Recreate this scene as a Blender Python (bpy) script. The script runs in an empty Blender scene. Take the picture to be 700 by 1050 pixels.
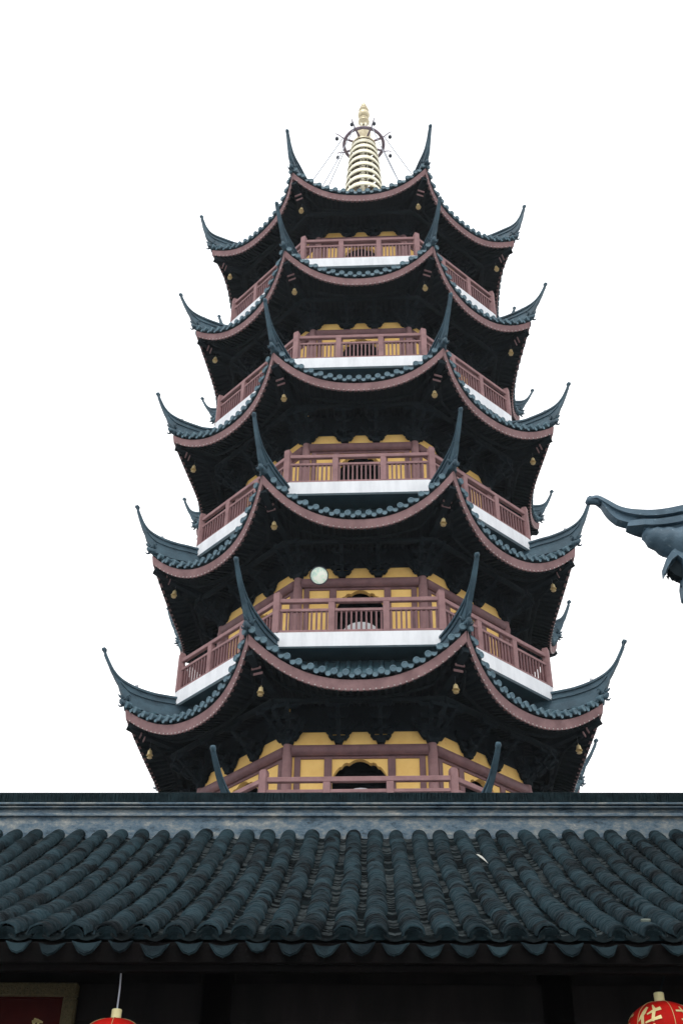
import bpy, bmesh, math, random
from math import sin, cos, tan, pi, radians, sqrt, atan2
from mathutils import Vector, Matrix
random.seed(7)
scene = bpy.context.scene
COL = scene.collection
ZO = 1.6                      # eye height above the ground
T8 = tan(pi/8)

# ------------------------------------------------------------------ helpers
class MB:
    """collects shapes, then links them as one mesh object"""
    def __init__(s): s.v=[]; s.f=[]; s.m=[]; s.mi=0; s.sm=[]; s.smooth=False
    def add(s, vs, fs):
        o=len(s.v); s.v.extend([tuple(v) for v in vs])
        for f in fs:
            s.f.append(tuple(i+o for i in f)); s.m.append(s.mi); s.sm.append(s.smooth)
    def box(s, x0,x1,y0,y1,z0,z1):
        s.add([(x0,y0,z0),(x1,y0,z0),(x1,y1,z0),(x0,y1,z0),(x0,y0,z1),(x1,y0,z1),(x1,y1,z1),(x0,y1,z1)],
              [(0,3,2,1),(4,5,6,7),(0,1,5,4),(1,2,6,5),(2,3,7,6),(3,0,4,7)])
    def cbox(s, x0,x1,y0,y1,z0,z1,c=.01):
        """box with chamfered vertical and horizontal edges (24 verts)"""
        bm=bmesh.new(); bmesh.ops.create_cube(bm,size=1)
        for v in bm.verts:
            v.co=Vector(((x0+x1)/2+v.co.x*(x1-x0),(y0+y1)/2+v.co.y*(y1-y0),(z0+z1)/2+v.co.z*(z1-z0)))
        bmesh.ops.bevel(bm,geom=bm.edges[:],offset=c,segments=1,affect='EDGES')
        bm.verts.index_update()
        s.add([v.co[:] for v in bm.verts],[[v.index for v in f.verts] for f in bm.faces]); bm.free()
    def sweep(s, pts, sec, ups=None, cap=True, closed=True, side=None):
        """pts: path, sec(i)->list of (side, up) offsets; side vector fixed when given"""
        n=len(pts); P=[Vector(p) for p in pts]; rings=[]
        for i in range(n):
            d=(P[min(i+1,n-1)]-P[max(i-1,0)]).normalized()
            sd=Vector(side) if side is not None else d.cross(Vector((0,0,1)))
            if sd.length<1e-4: sd=Vector((1,0,0))
            sd=(sd-d*sd.dot(d)).normalized(); up=sd.cross(d)
            if up.z<0: up=-up
            rings.append([P[i]+sd*a+up*b for a,b in sec(i)])
        m=len(rings[0]); vs=[v for r in rings for v in r]; fs=[]
        for i in range(n-1):
            for j in range(m if closed else m-1):
                k=(j+1)%m; fs.append((i*m+j,i*m+k,(i+1)*m+k,(i+1)*m+j))
        if cap and closed:
            fs.append(tuple(range(m-1,-1,-1))); fs.append(tuple((n-1)*m+j for j in range(m)))
        s.add(vs,fs)
    def tube(s, pts, r, n=8, side=None, cap=True):
        rr = r if callable(r) else (lambda i: r)
        s.sweep(pts, lambda i:[(rr(i)*cos(2*pi*j/n),rr(i)*sin(2*pi*j/n)) for j in range(n)], side=side, cap=cap)
    def bar(s, p, q, w, h, side=None):
        s.sweep([p,q], lambda i:[(-w/2,-h/2),(w/2,-h/2),(w/2,h/2),(-w/2,h/2)], side=side)
    def lathe(s, prof, c=(0,0,0), n=24, ax=None):
        vs=[]; fs=[]; m=len(prof)
        R = Matrix.Identity(3) if ax is None else Vector((0,0,1)).rotation_difference(Vector(ax)).to_matrix()
        c=Vector(c)
        for j in range(n):
            a=2*pi*j/n
            for r,z in prof: vs.append(c+R@Vector((r*cos(a),r*sin(a),z)))
        for j in range(n):
            k=(j+1)%n
            for i in range(m-1): fs.append((j*m+i,k*m+i,k*m+i+1,j*m+i+1))
        s.add(vs,fs)
    def prism(s, poly, y0, y1):
        """poly of (x,z), extruded along y"""
        n=len(poly); vs=[(x,y0,z) for x,z in poly]+[(x,y1,z) for x,z in poly]
        fs=[tuple(range(n)),tuple(range(2*n-1,n-1,-1))]+[(i,i+n,(i+1)%n+n,(i+1)%n) for i in range(n)]
        s.add(vs,fs)
    def torus(s, c, R, r, n=40, m=8, zs=1.0):
        vs=[];fs=[]
        for i in range(n):
            a=2*pi*i/n
            for j in range(m):
                b=2*pi*j/m; q=R+r*cos(b); vs.append((c[0]+q*cos(a),c[1]+q*sin(a),c[2]+r*sin(b)*zs))
        for i in range(n):
            for j in range(m):
                fs.append((i*m+j,((i+1)%n)*m+j,((i+1)%n)*m+(j+1)%m,i*m+(j+1)%m))
        s.add(vs,fs)
    def xf(s, M, start=0):
        for i in range(start,len(s.v)): s.v[i]=tuple(M@Vector(s.v[i]))
    def build(s, name, mats, parent=None, rec=True):
        me=bpy.data.meshes.new(name); me.from_pydata(s.v,[],s.f)
        if not isinstance(mats,(list,tuple)): mats=[mats]
        for m in mats: me.materials.append(m)
        me.polygons.foreach_set('material_index',s.m)
        me.polygons.foreach_set('use_smooth',s.sm); me.update()
        if rec:
            bm=bmesh.new(); bm.from_mesh(me); bmesh.ops.recalc_face_normals(bm,faces=bm.faces); bm.to_mesh(me); bm.free()
        o=bpy.data.objects.new(name,me); COL.objects.link(o)
        if parent: o.parent=parent
        return o
def empty(name, loc=(0,0,0), rz=0.0):
    o=bpy.data.objects.new(name,None); COL.objects.link(o); o.location=loc; o.rotation_euler=(0,0,rz); o.empty_display_size=.3; return o
def tag(o,label=None,cat=None,group=None,kind=None):
    if label: o['label']=label
    if cat: o['category']=cat
    if group: o['group']=group
    if kind: o['kind']=kind
    return o
def kids(o): return [c for c in bpy.data.objects if c.parent==o]
def spin(o, k, n=8, step=45.0):
    """copies of a part turned about the pagoda's axis"""
    for i in range(1,n):
        c=o.copy(); COL.objects.link(c); c.parent=o.parent
        c.rotation_euler=(0,0,o.rotation_euler.z+radians(step*i))

# ------------------------------------------------------------------ materials
def new_mat(name):
    m=bpy.data.materials.new(name); m.use_nodes=True; nt=m.node_tree
    return m,nt,nt.nodes,nt.links,nt.nodes['Principled BSDF']
def mat(name, c1, c2=None, scale=6.0, rough=.7, bump=.15, bscale=40, metal=0.0, detail=6, contrast=(.35,.65), spots=None, spec=.35, stretch=None, c3=None):
    m,nt,N,L,B=new_mat(name)
    tc=N.new('ShaderNodeTexCoord'); mp=N.new('ShaderNodeMapping'); L.new(tc.outputs['Object'],mp.inputs[0])
    if stretch: mp.inputs['Scale'].default_value=stretch
    n=N.new('ShaderNodeTexNoise'); n.inputs['Scale'].default_value=scale; n.inputs['Detail'].default_value=detail; n.inputs['Roughness'].default_value=.65
    L.new(mp.outputs[0],n.inputs['Vector'])
    r=N.new('ShaderNodeValToRGB'); r.color_ramp.elements[0].position=contrast[0]; r.color_ramp.elements[1].position=contrast[1]
    c2=c2 or tuple(x*.75 for x in c1)
    r.color_ramp.elements[0].color=(*c2,1); r.color_ramp.elements[1].color=(*c1,1)
    L.new(n.outputs[0],r.inputs[0]); out=r.outputs[0]
    if spots:
        n2=N.new('ShaderNodeTexNoise'); n2.inputs['Scale'].default_value=spots[1]; n2.inputs['Detail'].default_value=8; n2.inputs['Roughness'].default_value=.7
        L.new(mp.outputs[0],n2.inputs['Vector'])
        r2=N.new('ShaderNodeValToRGB'); r2.color_ramp.elements[0].position=spots[2]; r2.color_ramp.elements[1].position=spots[2]+.08
        L.new(n2.outputs[0],r2.inputs[0]); mx=N.new('ShaderNodeMix'); mx.data_type='RGBA'
        L.new(r2.outputs[0],mx.inputs[0]); L.new(out,mx.inputs[6]); mx.inputs[7].default_value=(*spots[0],1); out=mx.outputs[2]
    L.new(out,B.inputs['Base Color'])
    B.inputs['Roughness'].default_value=rough; B.inputs['Metallic'].default_value=metal; B.inputs['Specular IOR Level'].default_value=spec
    nb=N.new('ShaderNodeTexNoise'); nb.inputs['Scale'].default_value=bscale; nb.inputs['Detail'].default_value=4; L.new(mp.outputs[0],nb.inputs['Vector'])
    b=N.new('ShaderNodeBump'); b.inputs['Strength'].default_value=bump; b.inputs['Distance'].default_value=.02
    L.new(nb.outputs[0],b.inputs['Height']); L.new(b.outputs[0],B.inputs['Normal'])
    return m
M={}
M['tile']=mat('glazed_tile',(.050,.108,.135),(.026,.060,.080),3,.55,.2,30,spots=((.10,.15,.17),9,.62))
M['tile_end']=mat('tile_end',(.10,.175,.215),(.06,.115,.15),5,.6,.2,60)
M['ridge']=mat('ridge_plaster',(.046,.098,.132),(.023,.052,.074),2.2,.6,.2,25,spots=((.11,.16,.18),7,.63))
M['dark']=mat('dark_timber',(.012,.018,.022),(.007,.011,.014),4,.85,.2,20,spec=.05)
M['brack']=mat('bracket_timber',(.012,.018,.022),(.007,.011,.014),6,.85,.2,20,spec=.05,spots=((.04,.045,.05),11,.72))
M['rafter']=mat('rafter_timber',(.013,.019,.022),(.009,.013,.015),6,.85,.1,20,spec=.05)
M['fascia']=mat('fascia_paint',(.275,.170,.172),(.185,.110,.112),2.2,.8,.2,30,spots=((.38,.26,.25),10,.66),spec=.12)
M['rail']=mat('rail_paint',(.30,.178,.180),(.21,.120,.122),2.5,.75,.2,25,spots=((.42,.28,.27),9,.64),spec=.15)
M['frame']=mat('frame_paint',(.20,.105,.11),(.13,.068,.073),3,.65,.1,25)
M['baluster']=mat('baluster_paint',(.17,.078,.082),(.12,.055,.06),3,.6,.1,25)
M['gold_dark']=mat('shaded_gilt',(.20,.16,.11),(.12,.10,.07),6,.6,.1,30)  # darker gilt, paints shade into the ring interiors and spokes
M['white']=mat('white_paint',(.76,.78,.81),(.60,.62,.65),3.5,.8,.1,20,spots=((.50,.52,.54),5,.66),stretch=(1,1,.18),spec=.15,contrast=(.25,.6))
M['teal']=mat('dark_teal_paint',(.045,.085,.10),(.032,.062,.075),2,.7,.05,20)
M['yellow']=mat('yellow_wall',(.90,.60,.20),(.80,.50,.15),1.8,.8,.08,30,spots=((.68,.36,.10),5,.66))
M['stud']=mat('pale_stud',(.62,.58,.56),(.5,.45,.44),9,.6,.0)
M['gold']=mat('gilt_metal',(.93,.90,.74),(.86,.80,.60),5,.42,.08,30,metal=.12,spots=((.50,.44,.34),9,.66))
M['gold2']=mat('aged_gilt',(.74,.66,.46),(.52,.44,.28),5,.4,.08,30,metal=.25)
M['brass']=mat('brass',(.78,.64,.34),(.55,.42,.20),9,.38,.05,30,metal=.3)
M['wheel']=mat('mauve_iron',(.27,.21,.26),(.18,.14,.17),6,.6,.1,30)
M['iron']=mat('dark_iron',(.045,.055,.075),(.03,.036,.05),6,.5,.1,30)
M['chain']=mat('thin_chain',(.30,.32,.36),(.22,.24,.28),6,.5,.1,30)
M['stone']=mat('granite',(.30,.29,.28),(.22,.22,.21),3,.85,.2,30)
M['gold_letter']=mat('gold_letter',(.60,.50,.24),(.48,.39,.17),20,.5,.05,40,metal=.2)
M['gold_frame']=mat('dull_gold_frame',(.11,.09,.042),(.06,.05,.024),40,.6,.9,60,metal=.2)
M['plaque_red']=mat('dark_red_lacquer',(.045,.006,.005),(.032,.004,.004),6,.7,.05,20,spec=.06)
M['lantern']=mat('red_silk',(.40,.0065,.003),(.30,.004,.002),8,.7,.15,90,spec=.1)
M['cap']=mat('pale_gold_cap',(.95,.88,.50),(.90,.82,.44),12,.45,.05,40)
M['string']=mat('grey_cord',(.50,.54,.62),(.42,.46,.54),30,.7,.05,40)
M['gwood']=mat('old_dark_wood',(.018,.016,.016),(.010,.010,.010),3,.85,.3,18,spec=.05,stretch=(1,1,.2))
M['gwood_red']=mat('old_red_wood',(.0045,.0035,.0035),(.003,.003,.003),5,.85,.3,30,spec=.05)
M['leaf']=mat('pale_leaf',(.60,.62,.58),(.45,.46,.42),20,.7,.1)
M['moss']=mat('lichen_debris',(.16,.19,.16),(.10,.12,.10),20,.9,.2)

# weathered grey tiles of the front roof: per-tile tone from a stepped coordinate
def gate_tile(name, a, b, lich):
    m,nt,N,L,B=new_mat(name)
    tc=N.new('ShaderNodeTexCoord')
    n=N.new('ShaderNodeTexNoise'); n.inputs['Scale'].default_value=2.2; n.inputs['Detail'].default_value=8; n.inputs['Roughness'].default_value=.7; L.new(tc.outputs['Object'],n.inputs['Vector'])
    v=N.new('ShaderNodeTexVoronoi'); v.inputs['Scale'].default_value=5.5; L.new(tc.outputs['Object'],v.inputs['Vector'])
    sep=N.new('ShaderNodeSeparateColor'); L.new(v.outputs['Color'],sep.inputs[0])
    ad=N.new('ShaderNodeMath'); ad.operation='MULTIPLY_ADD'; ad.inputs[1].default_value=.28; L.new(sep.outputs[0],ad.inputs[0]); L.new(n.outputs[0],ad.inputs[2])
    r=N.new('ShaderNodeValToRGB'); r.color_ramp.elements[0].position=.46; r.color_ramp.elements[1].position=.84
    r.color_ramp.elements[0].color=(*a,1); r.color_ramp.elements[1].color=(*b,1); L.new(ad.outputs[0],r.inputs[0])
    n2=N.new('ShaderNodeTexNoise'); n2.inputs['Scale'].default_value=14; n2.inputs['Detail'].default_value=8; n2.inputs['Roughness'].default_value=.75; L.new(tc.outputs['Object'],n2.inputs['Vector'])
    r2=N.new('ShaderNodeValToRGB'); r2.color_ramp.elements[0].position=.60; r2.color_ramp.elements[1].position=.74; r2.color_ramp.elements[1].color=(.55,.55,.55,1); L.new(n2.outputs[0],r2.inputs[0])
    mx=N.new('ShaderNodeMix'); mx.data_type='RGBA'; L.new(r2.outputs[0],mx.inputs[0]); L.new(r.outputs[0],mx.inputs[6]); mx.inputs[7].default_value=(*lich,1)
    L.new(mx.outputs[2],B.inputs['Base Color']); B.inputs['Roughness'].default_value=.75; B.inputs['Specular IOR Level'].default_value=.07
    nb=N.new('ShaderNodeTexNoise'); nb.inputs['Scale'].default_value=45; nb.inputs['Detail'].default_value=6; L.new(tc.outputs['Object'],nb.inputs['Vector'])
    bp=N.new('ShaderNodeBump'); bp.inputs['Strength'].default_value=.55; bp.inputs['Distance'].default_value=.012; L.new(nb.outputs[0],bp.inputs['Height']); L.new(bp.outputs[0],B.inputs['Normal'])
    return m
M['groll']=gate_tile('weathered_cover_tile',(.002,.0045,.006),(.016,.034,.043),(.07,.10,.10))
M['gpan']=gate_tile('weathered_shaded_pan_tile',(.003,.005,.006),(.010,.018,.021),(.085,.10,.10))  # weathered, and toned darker to paint in the shadow between rolls
M['gdrip']=gate_tile('drip_tile',(.004,.009,.012),(.016,.032,.039),(.035,.05,.05))

# stained plaster of the ridge
def plaster():
    m,nt,N,L,B=new_mat('stained_plaster')
    tc=N.new('ShaderNodeTexCoord'); mp=N.new('ShaderNodeMapping'); mp.inputs['Scale'].default_value=(1,1,2.0); L.new(tc.outputs['Object'],mp.inputs[0])
    n=N.new('ShaderNodeTexNoise'); n.inputs['Scale'].default_value=4.5; n.inputs['Detail'].default_value=12; n.inputs['Roughness'].default_value=.8; L.new(mp.outputs[0],n.inputs['Vector'])
    r=N.new('ShaderNodeValToRGB'); e=r.color_ramp.elements; e[0].position=.36; e[0].color=(.022,.032,.038,1); e[1].position=.68; e[1].color=(.36,.36,.32,1)
    x=e.new(.46); x.color=(.07,.12,.165,1); x=e.new(.55); x.color=(.15,.18,.195,1)
    L.new(n.outputs[0],r.inputs[0]); L.new(r.outputs[0],B.inputs['Base Color']); B.inputs['Roughness'].default_value=.85
    nb=N.new('ShaderNodeTexNoise'); nb.inputs['Scale'].default_value=30; nb.inputs['Detail'].default_value=6; L.new(tc.outputs['Object'],nb.inputs['Vector'])
    bp=N.new('ShaderNodeBump'); bp.inputs['Strength'].default_value=.4; bp.inputs['Distance'].default_value=.02; L.new(nb.outputs[0],bp.inputs['Height']); L.new(bp.outputs[0],B.inputs['Normal'])
    return m
M['plaster']=plaster()
M['glip']=mat('pale_tile_lip',(.075,.095,.10),(.008,.012,.014),11,.8,.2,50,spec=.2)  # paler tone for the front lips of randomly chosen pan tiles
M['gcap']=mat('dark_cap_tile',(.014,.028,.034),(.006,.012,.015),9,.8,.3,50,spec=.06)
def paving():
    m,nt,N,L,B=new_mat('stone_paving')
    tc=N.new('ShaderNodeTexCoord'); b=N.new('ShaderNodeTexBrick'); b.inputs['Scale'].default_value=1.6; b.inputs['Mortar Size'].default_value=.012
    b.inputs['Color1'].default_value=(.26,.257,.25,1); b.inputs['Color2'].default_value=(.20,.197,.19,1); b.inputs['Mortar'].default_value=(.05,.05,.05,1)
    L.new(tc.outputs['Object'],b.inputs['Vector']); L.new(b.outputs[0],B.inputs['Base Color']); B.inputs['Roughness'].default_value=.8
    return m
M['pave']=paving()
def glass_lamp():
    m,nt,N,L,B=new_mat('lamp_glass'); 
    tc=N.new('ShaderNodeTexCoord'); v=N.new('ShaderNodeTexNoise'); v.inputs['Scale'].default_value=9; L.new(tc.outputs['Object'],v.inputs['Vector'])
    r=N.new('ShaderNodeValToRGB'); r.color_ramp.elements[0].position=.4; r.color_ramp.elements[1].position=.62; r.color_ramp.elements[0].color=(.50,.66,.58,1); r.color_ramp.elements[1].color=(.80,.84,.72,1)
    L.new(v.outputs[0],r.inputs[0]); L.new(r.outputs[0],B.inputs['Base Color']); L.new(r.outputs[0],B.inputs['Emission Color'])
    B.inputs['Emission Strength'].default_value=.38; B.inputs['Roughness'].default_value=.25
    return m
M['lamp']=glass_lamp()

# ------------------------------------------------------------------ pagoda
PAG=empty('pagoda',(0,30,0),radians(-1.69331))
tag(PAG,'tall octagonal pagoda with stacked dark upturned eaves, yellow walls and a gilded spire','pagoda')

# level: Rc, zc, a0, z0, p, q  (bottom edge of the painted eave board), tip R, tip z
LV={7:(6.13,33.97,5.12,33.28,2.05,2.8,6.69,36.01),6:(6.33,29.47,5.35,28.56,2.54,2.0,7.05,31.34),5:(6.63,24.41,5.55,23.61,2.9,1.95,7.32,26.29),
    4:(6.76,19.53,5.69,18.36,2.5,1.95,7.43,21.47),3:(6.91,14.37,5.82,13.38,2.42,2.06,7.735,16.33),2:(7.08,9.25,5.98,8.25,2.4,2.05,8.04,11.08),1:(7.3,4.2,6.15,3.2,2.4,2.05,8.25,6.05)}
# storey above roof k: wall R, balcony R, floor z
ST={0:(4.95,None,-1.35),1:(4.80,6.02,5.25),2:(4.64,5.85,10.32),3:(4.45,5.65,15.42),4:(4.27,5.50,20.51),5:(4.12,5.33,25.67),6:(3.97,5.17,30.64)}
for k in LV:
    v=list(LV[k]); v[1]+=ZO; v[3]+=ZO; v[7]+=ZO; LV[k]=tuple(v)
for k in ST: ST[k]=(ST[k][0],ST[k][1],ST[k][2]+ZO)

class Eave:
    def __init__(s,k):
        s.k=k; s.Rc,s.zc,s.a0,s.z0,s.p,s.q,s.Rt,s.zt=LV[k]
        s.h=s.Rc*sin(pi/8); s.ac=s.Rc*cos(pi/8)
        s.top=(k==7)
        if s.top: s.ain,s.zin=.55,38.4+ZO
        else:
            s.ain=ST[k][1]*.924-.72; s.zin=ST[k][2]-.43-.06
        s.wR=ST[k-1][0]; s.aw=s.wR*cos(pi/8); s.zw=s.z0+.50
    def edge(s,t):
        u=min(abs(t)/s.h,1.0); return s.a0+(s.ac-s.a0)*u**s.q, s.z0+(s.zc-s.z0)*u**s.p
    def roof(s,t,w):
        """roof surface; w 0 inner .. 1 outer"""
        ao,zo=s.edge(t); ao+=.05; zo+=.34
        ai=max(s.ain,abs(t)/T8)
        v=min(1,max(0,(ai-s.ain)/(s.ac+.05-s.ain)))
        zc=s.zc+.36
        if s.top: zi=s.zin+(zc-s.zin)*(1-(1-v)**2.6*1.0) if False else zc+(s.zin-zc)*(1-v)**1.75
        else: zi=s.zin+(zc-s.zin)*v - .16*4*v*(1-v)*.7
        if ai>ao: ai=ao; 
        e=1.75 if s.top else 1.35
        z=zo+(zi-zo)*(1-w)**e
        return ai+(ao-ai)*w, z
    def soff(s,t,w):
        ao,zo=s.edge(t)
        ai=max(s.aw-.05,abs(t)/T8); v=min(1,max(0,(ai-s.aw)/(s.ac-s.aw)))
        zi=s.zw+(s.zc-s.zw)*v**1.6
        if ai>ao: ai=ao
        return ai+(ao-ai)*w, zi+(zo-zi)*w**1.15

def eave_roof(k):
    E=Eave(k); TT=[-E.h+2*E.h*i/48 for i in range(49)]
    # ---- tile surface (rolls included)
    mb=MB(); mb.smooth=True; nw=12 if E.top else 7
    for i in range(0,48):
        for j in range(nw):
            q=[]
            for (ii,jj) in ((i,j),(i+1,j),(i+1,j+1),(i,j+1)):
                a,z=E.roof(TT[ii],jj/nw); q.append((TT[ii],-a,z))
            mb.add(q,[(0,1,2,3)])
    sp=.285; n=int((E.h-.06)/sp)
    ts=[sp*i for i in range(-n,n+1)]
    for t in ts:
        m=(16 if E.top else 8); r=.075
        pts=[]
        for j in range(m+1):
            a,z=E.roof(t,j/m); pts.append((t,-a,z-.01))
        if (Vector(pts[0])-Vector(pts[-1])).length<.12: continue
        # stepped roll: each tile slightly wider at its lower end
        L0=(Vector(pts[-1])-Vector(pts[0])).length; ns=max(1,int(L0/.30)); 
        for q in range(ns):
            pp=[]
            for e in (0,.5,1.06):
                w=min(1,(q+e)/ns); a,z=E.roof(t,w); pp.append((t+random.uniform(-.004,.004),-a,z-.012))
            mb.sweep(pp,lambda i:[((r-.012+.008*i)*cos(b),(r-.012+.008*i)*sin(b)*1.1) for b in [pi*x/6 for x in range(7)]],closed=False,cap=False,side=(1,0,0))
    st=len(mb.v); base=list(zip(mb.v,)) ; V=list(mb.v); F=list(mb.f)
    for r in range(1,8):
        Mr=Matrix.Rotation(radians(45*r),3,'Z'); mb.add([Mr@Vector(v) for v in V],F)
    root=mb.build('tiled_eave_roof',M['tile'],PAG)
    # ---- painted eave board with studs
    mb=MB(); NT=40; tt=[-E.h+2*E.h*i/NT for i in range(NT+1)]
    for i in range(NT):
        prof=[]
        for t in (tt[i],tt[i+1]):
            a,z=E.edge(t); prof.append([(t,-a,z),(t,-(a+.045),z+.27),(t,-(a-.05),z+.27),(t,-(a-.07),z+.01)])
        A,B=prof; mb.add(A+B,[(0,4,5,1),(1,5,6,2),(2,6,7,3),(3,7,4,0)])
    mb.mi=1
    ns=int(2*E.h/.145)
    for i in range(1,ns):
        t=-E.h+2*E.h*i/ns; a,z=E.edge(t)
        c=Vector((t,-a-.016,z+.022)); s=.024; mb.add([c+Vector(d)*s for d in ((1,0,0),(-1,0,0),(0,0,1),(0,0,-1),(0,-1,0))],[(0,2,4),(2,1,4),(1,3,4),(3,0,4)])
    spin(mb.build('eave_board',[M['fascia'],M['stud']],root),k)
    # ---- tile ends
    mb=MB()
    for ti,t in enumerate(ts):
        a,z=E.edge(t); a+=.10; z+=.44
        da,dz=E.edge(t+.02*(1 if t<0 else -1)); 
        c=Vector((t,-a,z)); c+=Vector((random.uniform(-.005,.005),0,random.uniform(-.006,.006)))
        mb.lathe([(0,.028),(.052,.028),(.058,.036),(.080,.036),(.090,.024),(.090,-.03),(.078,-.04),(.078,-.12)],c,16,(0,-1,-.12))
        for tm in ((t+sp/2,) if ti<len(ts)-1 else ()):
            a2,z2=E.edge(tm); c=Vector((tm,-a2-.10,z2+.378))
            pol=[(-.074,.05),(-.076,.0),(-.062,-.045),(-.032,-.072),(0,-.08),(.032,-.072),(.062,-.045),(.076,0),(.074,.05)]
            pol=[(c.x+x,c.z+y) for x,y in pol]; mb.prism(pol,c.y,c.y+.03)
            pol2=[(c.x+x,c.z+y) for x,y in [(-.09,.05),(.09,.05),(.075,.02),(-.075,.02)]]; mb.prism(pol2,c.y,c.y+.18)
    spin(mb.build('tile_ends',M['tile_end'],root),k)
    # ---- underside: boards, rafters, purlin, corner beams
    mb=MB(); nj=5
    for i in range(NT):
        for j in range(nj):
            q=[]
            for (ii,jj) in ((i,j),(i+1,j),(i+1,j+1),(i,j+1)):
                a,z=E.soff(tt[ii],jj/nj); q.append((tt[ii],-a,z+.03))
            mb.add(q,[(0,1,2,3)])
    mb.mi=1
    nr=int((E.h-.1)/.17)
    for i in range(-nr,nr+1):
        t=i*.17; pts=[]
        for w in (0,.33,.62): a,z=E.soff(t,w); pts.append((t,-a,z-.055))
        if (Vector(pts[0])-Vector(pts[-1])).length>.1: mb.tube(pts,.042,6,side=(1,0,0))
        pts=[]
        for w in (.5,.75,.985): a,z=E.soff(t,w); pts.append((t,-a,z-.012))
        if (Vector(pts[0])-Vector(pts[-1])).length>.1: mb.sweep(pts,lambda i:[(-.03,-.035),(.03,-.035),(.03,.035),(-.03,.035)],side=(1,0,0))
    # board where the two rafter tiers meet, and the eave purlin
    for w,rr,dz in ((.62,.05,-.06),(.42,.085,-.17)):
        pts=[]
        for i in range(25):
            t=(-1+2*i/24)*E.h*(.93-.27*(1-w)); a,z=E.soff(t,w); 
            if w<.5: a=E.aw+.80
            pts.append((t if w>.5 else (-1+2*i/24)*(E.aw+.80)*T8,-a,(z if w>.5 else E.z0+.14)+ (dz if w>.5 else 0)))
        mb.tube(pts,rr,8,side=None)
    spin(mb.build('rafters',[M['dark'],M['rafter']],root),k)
    # ---- corner beam (one, then seven copies)
    mb=MB(); pts=[(x,0,E.zw-.16+(E.zc-.12-E.zw+.16)*((x-E.wR)/(E.Rc-E.wR))**1.8) for x in [E.wR-.1+(E.Rc-E.wR)*i/6 for i in range(1,7)]]
    mb.sweep(pts,lambda i:[(-.09,-.12),(.09,-.12),(.09,.10),(-.09,.10)],side=(0,1,0))
    xe=E.Rc-.58; ze=E.zc-.46
    mb.cbox(xe-.9,xe,-.08,.08,ze-.07,ze+.07,.02)
    mb.mi=1
    mb.cbox(xe,xe+.03,-.13,.13,ze-.085,ze-.015,.01); mb.cbox(xe+.10,xe+.14,-.13,.13,ze+.01,ze+.08,.01)
    o=mb.build('corner_beam',[M['dark'],M['fascia']],root); o.rotation_euler=(0,0,radians(-67.5)); spin(o,k)
    # ---- hip ridge with horn
    dR=E.Rt-E.Rc; dz=E.zt-E.zc
    off=[(-1.0,.88),(-.62,.89),(-.18,.97),(.22,1.14),(.48,1.37),(.67,1.66),(.83,1.96)]
    top=[(E.Rc+(x*dR/.83 if x>0 else x),E.zc+.86+(y-.86)*(dz-.86)/1.10) for x,y in off]
    if E.top:
        top=[(.7,38.75+ZO),(2.0,37.2+ZO),(3.3,36.0+ZO),(4.3,35.35+ZO)]+[(5.05,E.zc+1.02)]+[(E.Rc+x,E.zc+y) for x,y in ((-.29,1.05),(.11,1.18),(.34,1.48),(.46,1.78),(.56,2.02))]
    else:
        R0=ST[k][1]-.55; top=[(R0,E.zin+.33)]+top
    # smooth the path (Catmull-Rom)
    def cat(P,m=5):
        out=[]
        for i in range(len(P)-1):
            p0=P[max(i-1,0)];p1=P[i];p2=P[i+1];p3=P[min(i+2,len(P)-1)]
            for j in range(m):
                t=j/m; out.append(tuple(.5*((2*p1[c])+(-p0[c]+p2[c])*t+(2*p0[c]-5*p1[c]+4*p2[c]-p3[c])*t*t+(-p0[c]+3*p1[c]-3*p2[c]+p3[c])*t**3) for c in range(len(p1))))
        out.append(tuple(P[-1])); return out
    top=cat(top); N=len(top)
    pts=[(x,0,z) for x,z in top]
    def fr(i):  # 0 on the ridge, 1 at the tip of the horn
        return min(1,max(0,(top[i][0]-(E.Rc-.25))/(E.Rt-E.Rc+.25)))
    mb=MB(); mb.smooth=False
    wcap=lambda i:.125*(1-fr(i))+.055*fr(i)
    hcap=lambda i:.085*(1-fr(i))+.05*fr(i)
    mb.sweep(pts,lambda i:[(-wcap(i),-hcap(i)),(wcap(i),-hcap(i)),(wcap(i)*1.0,-.02),(wcap(i)*.55,0),(-wcap(i)*.55,0),(-wcap(i),-.02)],side=(0,1,0))
    wb=lambda i:.085*(1-fr(i))+.036*fr(i)
    def hb(i):
        x=top[i][0]-E.Rc; K=((-9,.50),(-.08,.50),(.10,.34),(.22,.20),(.42,.11),(.60,.075),(9,.05))
        for q in range(6):
            if x<=K[q+1][0]: f=(x-K[q][0])/(K[q+1][0]-K[q][0]); return K[q][1]*(1-f)+K[q+1][1]*f
    mb.sweep(pts[:-2],lambda i:[(-wb(i),-hb(i)),(wb(i),-hb(i)),(wb(i),-.05),(-wb(i),-.05)],side=(0,1,0))
    # mid moulding along the ridge side
    ii=[i for i in range(N) if top[i][0]<E.Rc+.25]
    mb.sweep([pts[i] for i in ii],lambda i:[(-wb(i)-.03,-hb(ii[i])*.42-.04),(wb(i)+.03,-hb(ii[i])*.42-.04),(wb(i)+.03,-hb(ii[i])*.42),(-wb(i)-.03,-hb(ii[i])*.42)],side=(0,1,0))
    # footing that seats the ridge on the roof
    ii=[i for i in range(N) if top[i][0]<E.Rc-.12]
    mb.sweep([pts[i] for i in ii],lambda i:[(-.13,-.64),(.13,-.64),(.095,-.38),(-.095,-.38)],side=(0,1,0))
    # scroll at the tip
    c=Vector(pts[-1]); mb.smooth=True; mb.tube([c+Vector((-.01,0,-.06)),c+Vector((.01,0,0)),c+Vector((.045,0,.035)),c+Vector((.10,0,.03))],lambda i:(.04,.065,.07,.035)[i],10,side=(0,1,0))
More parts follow.
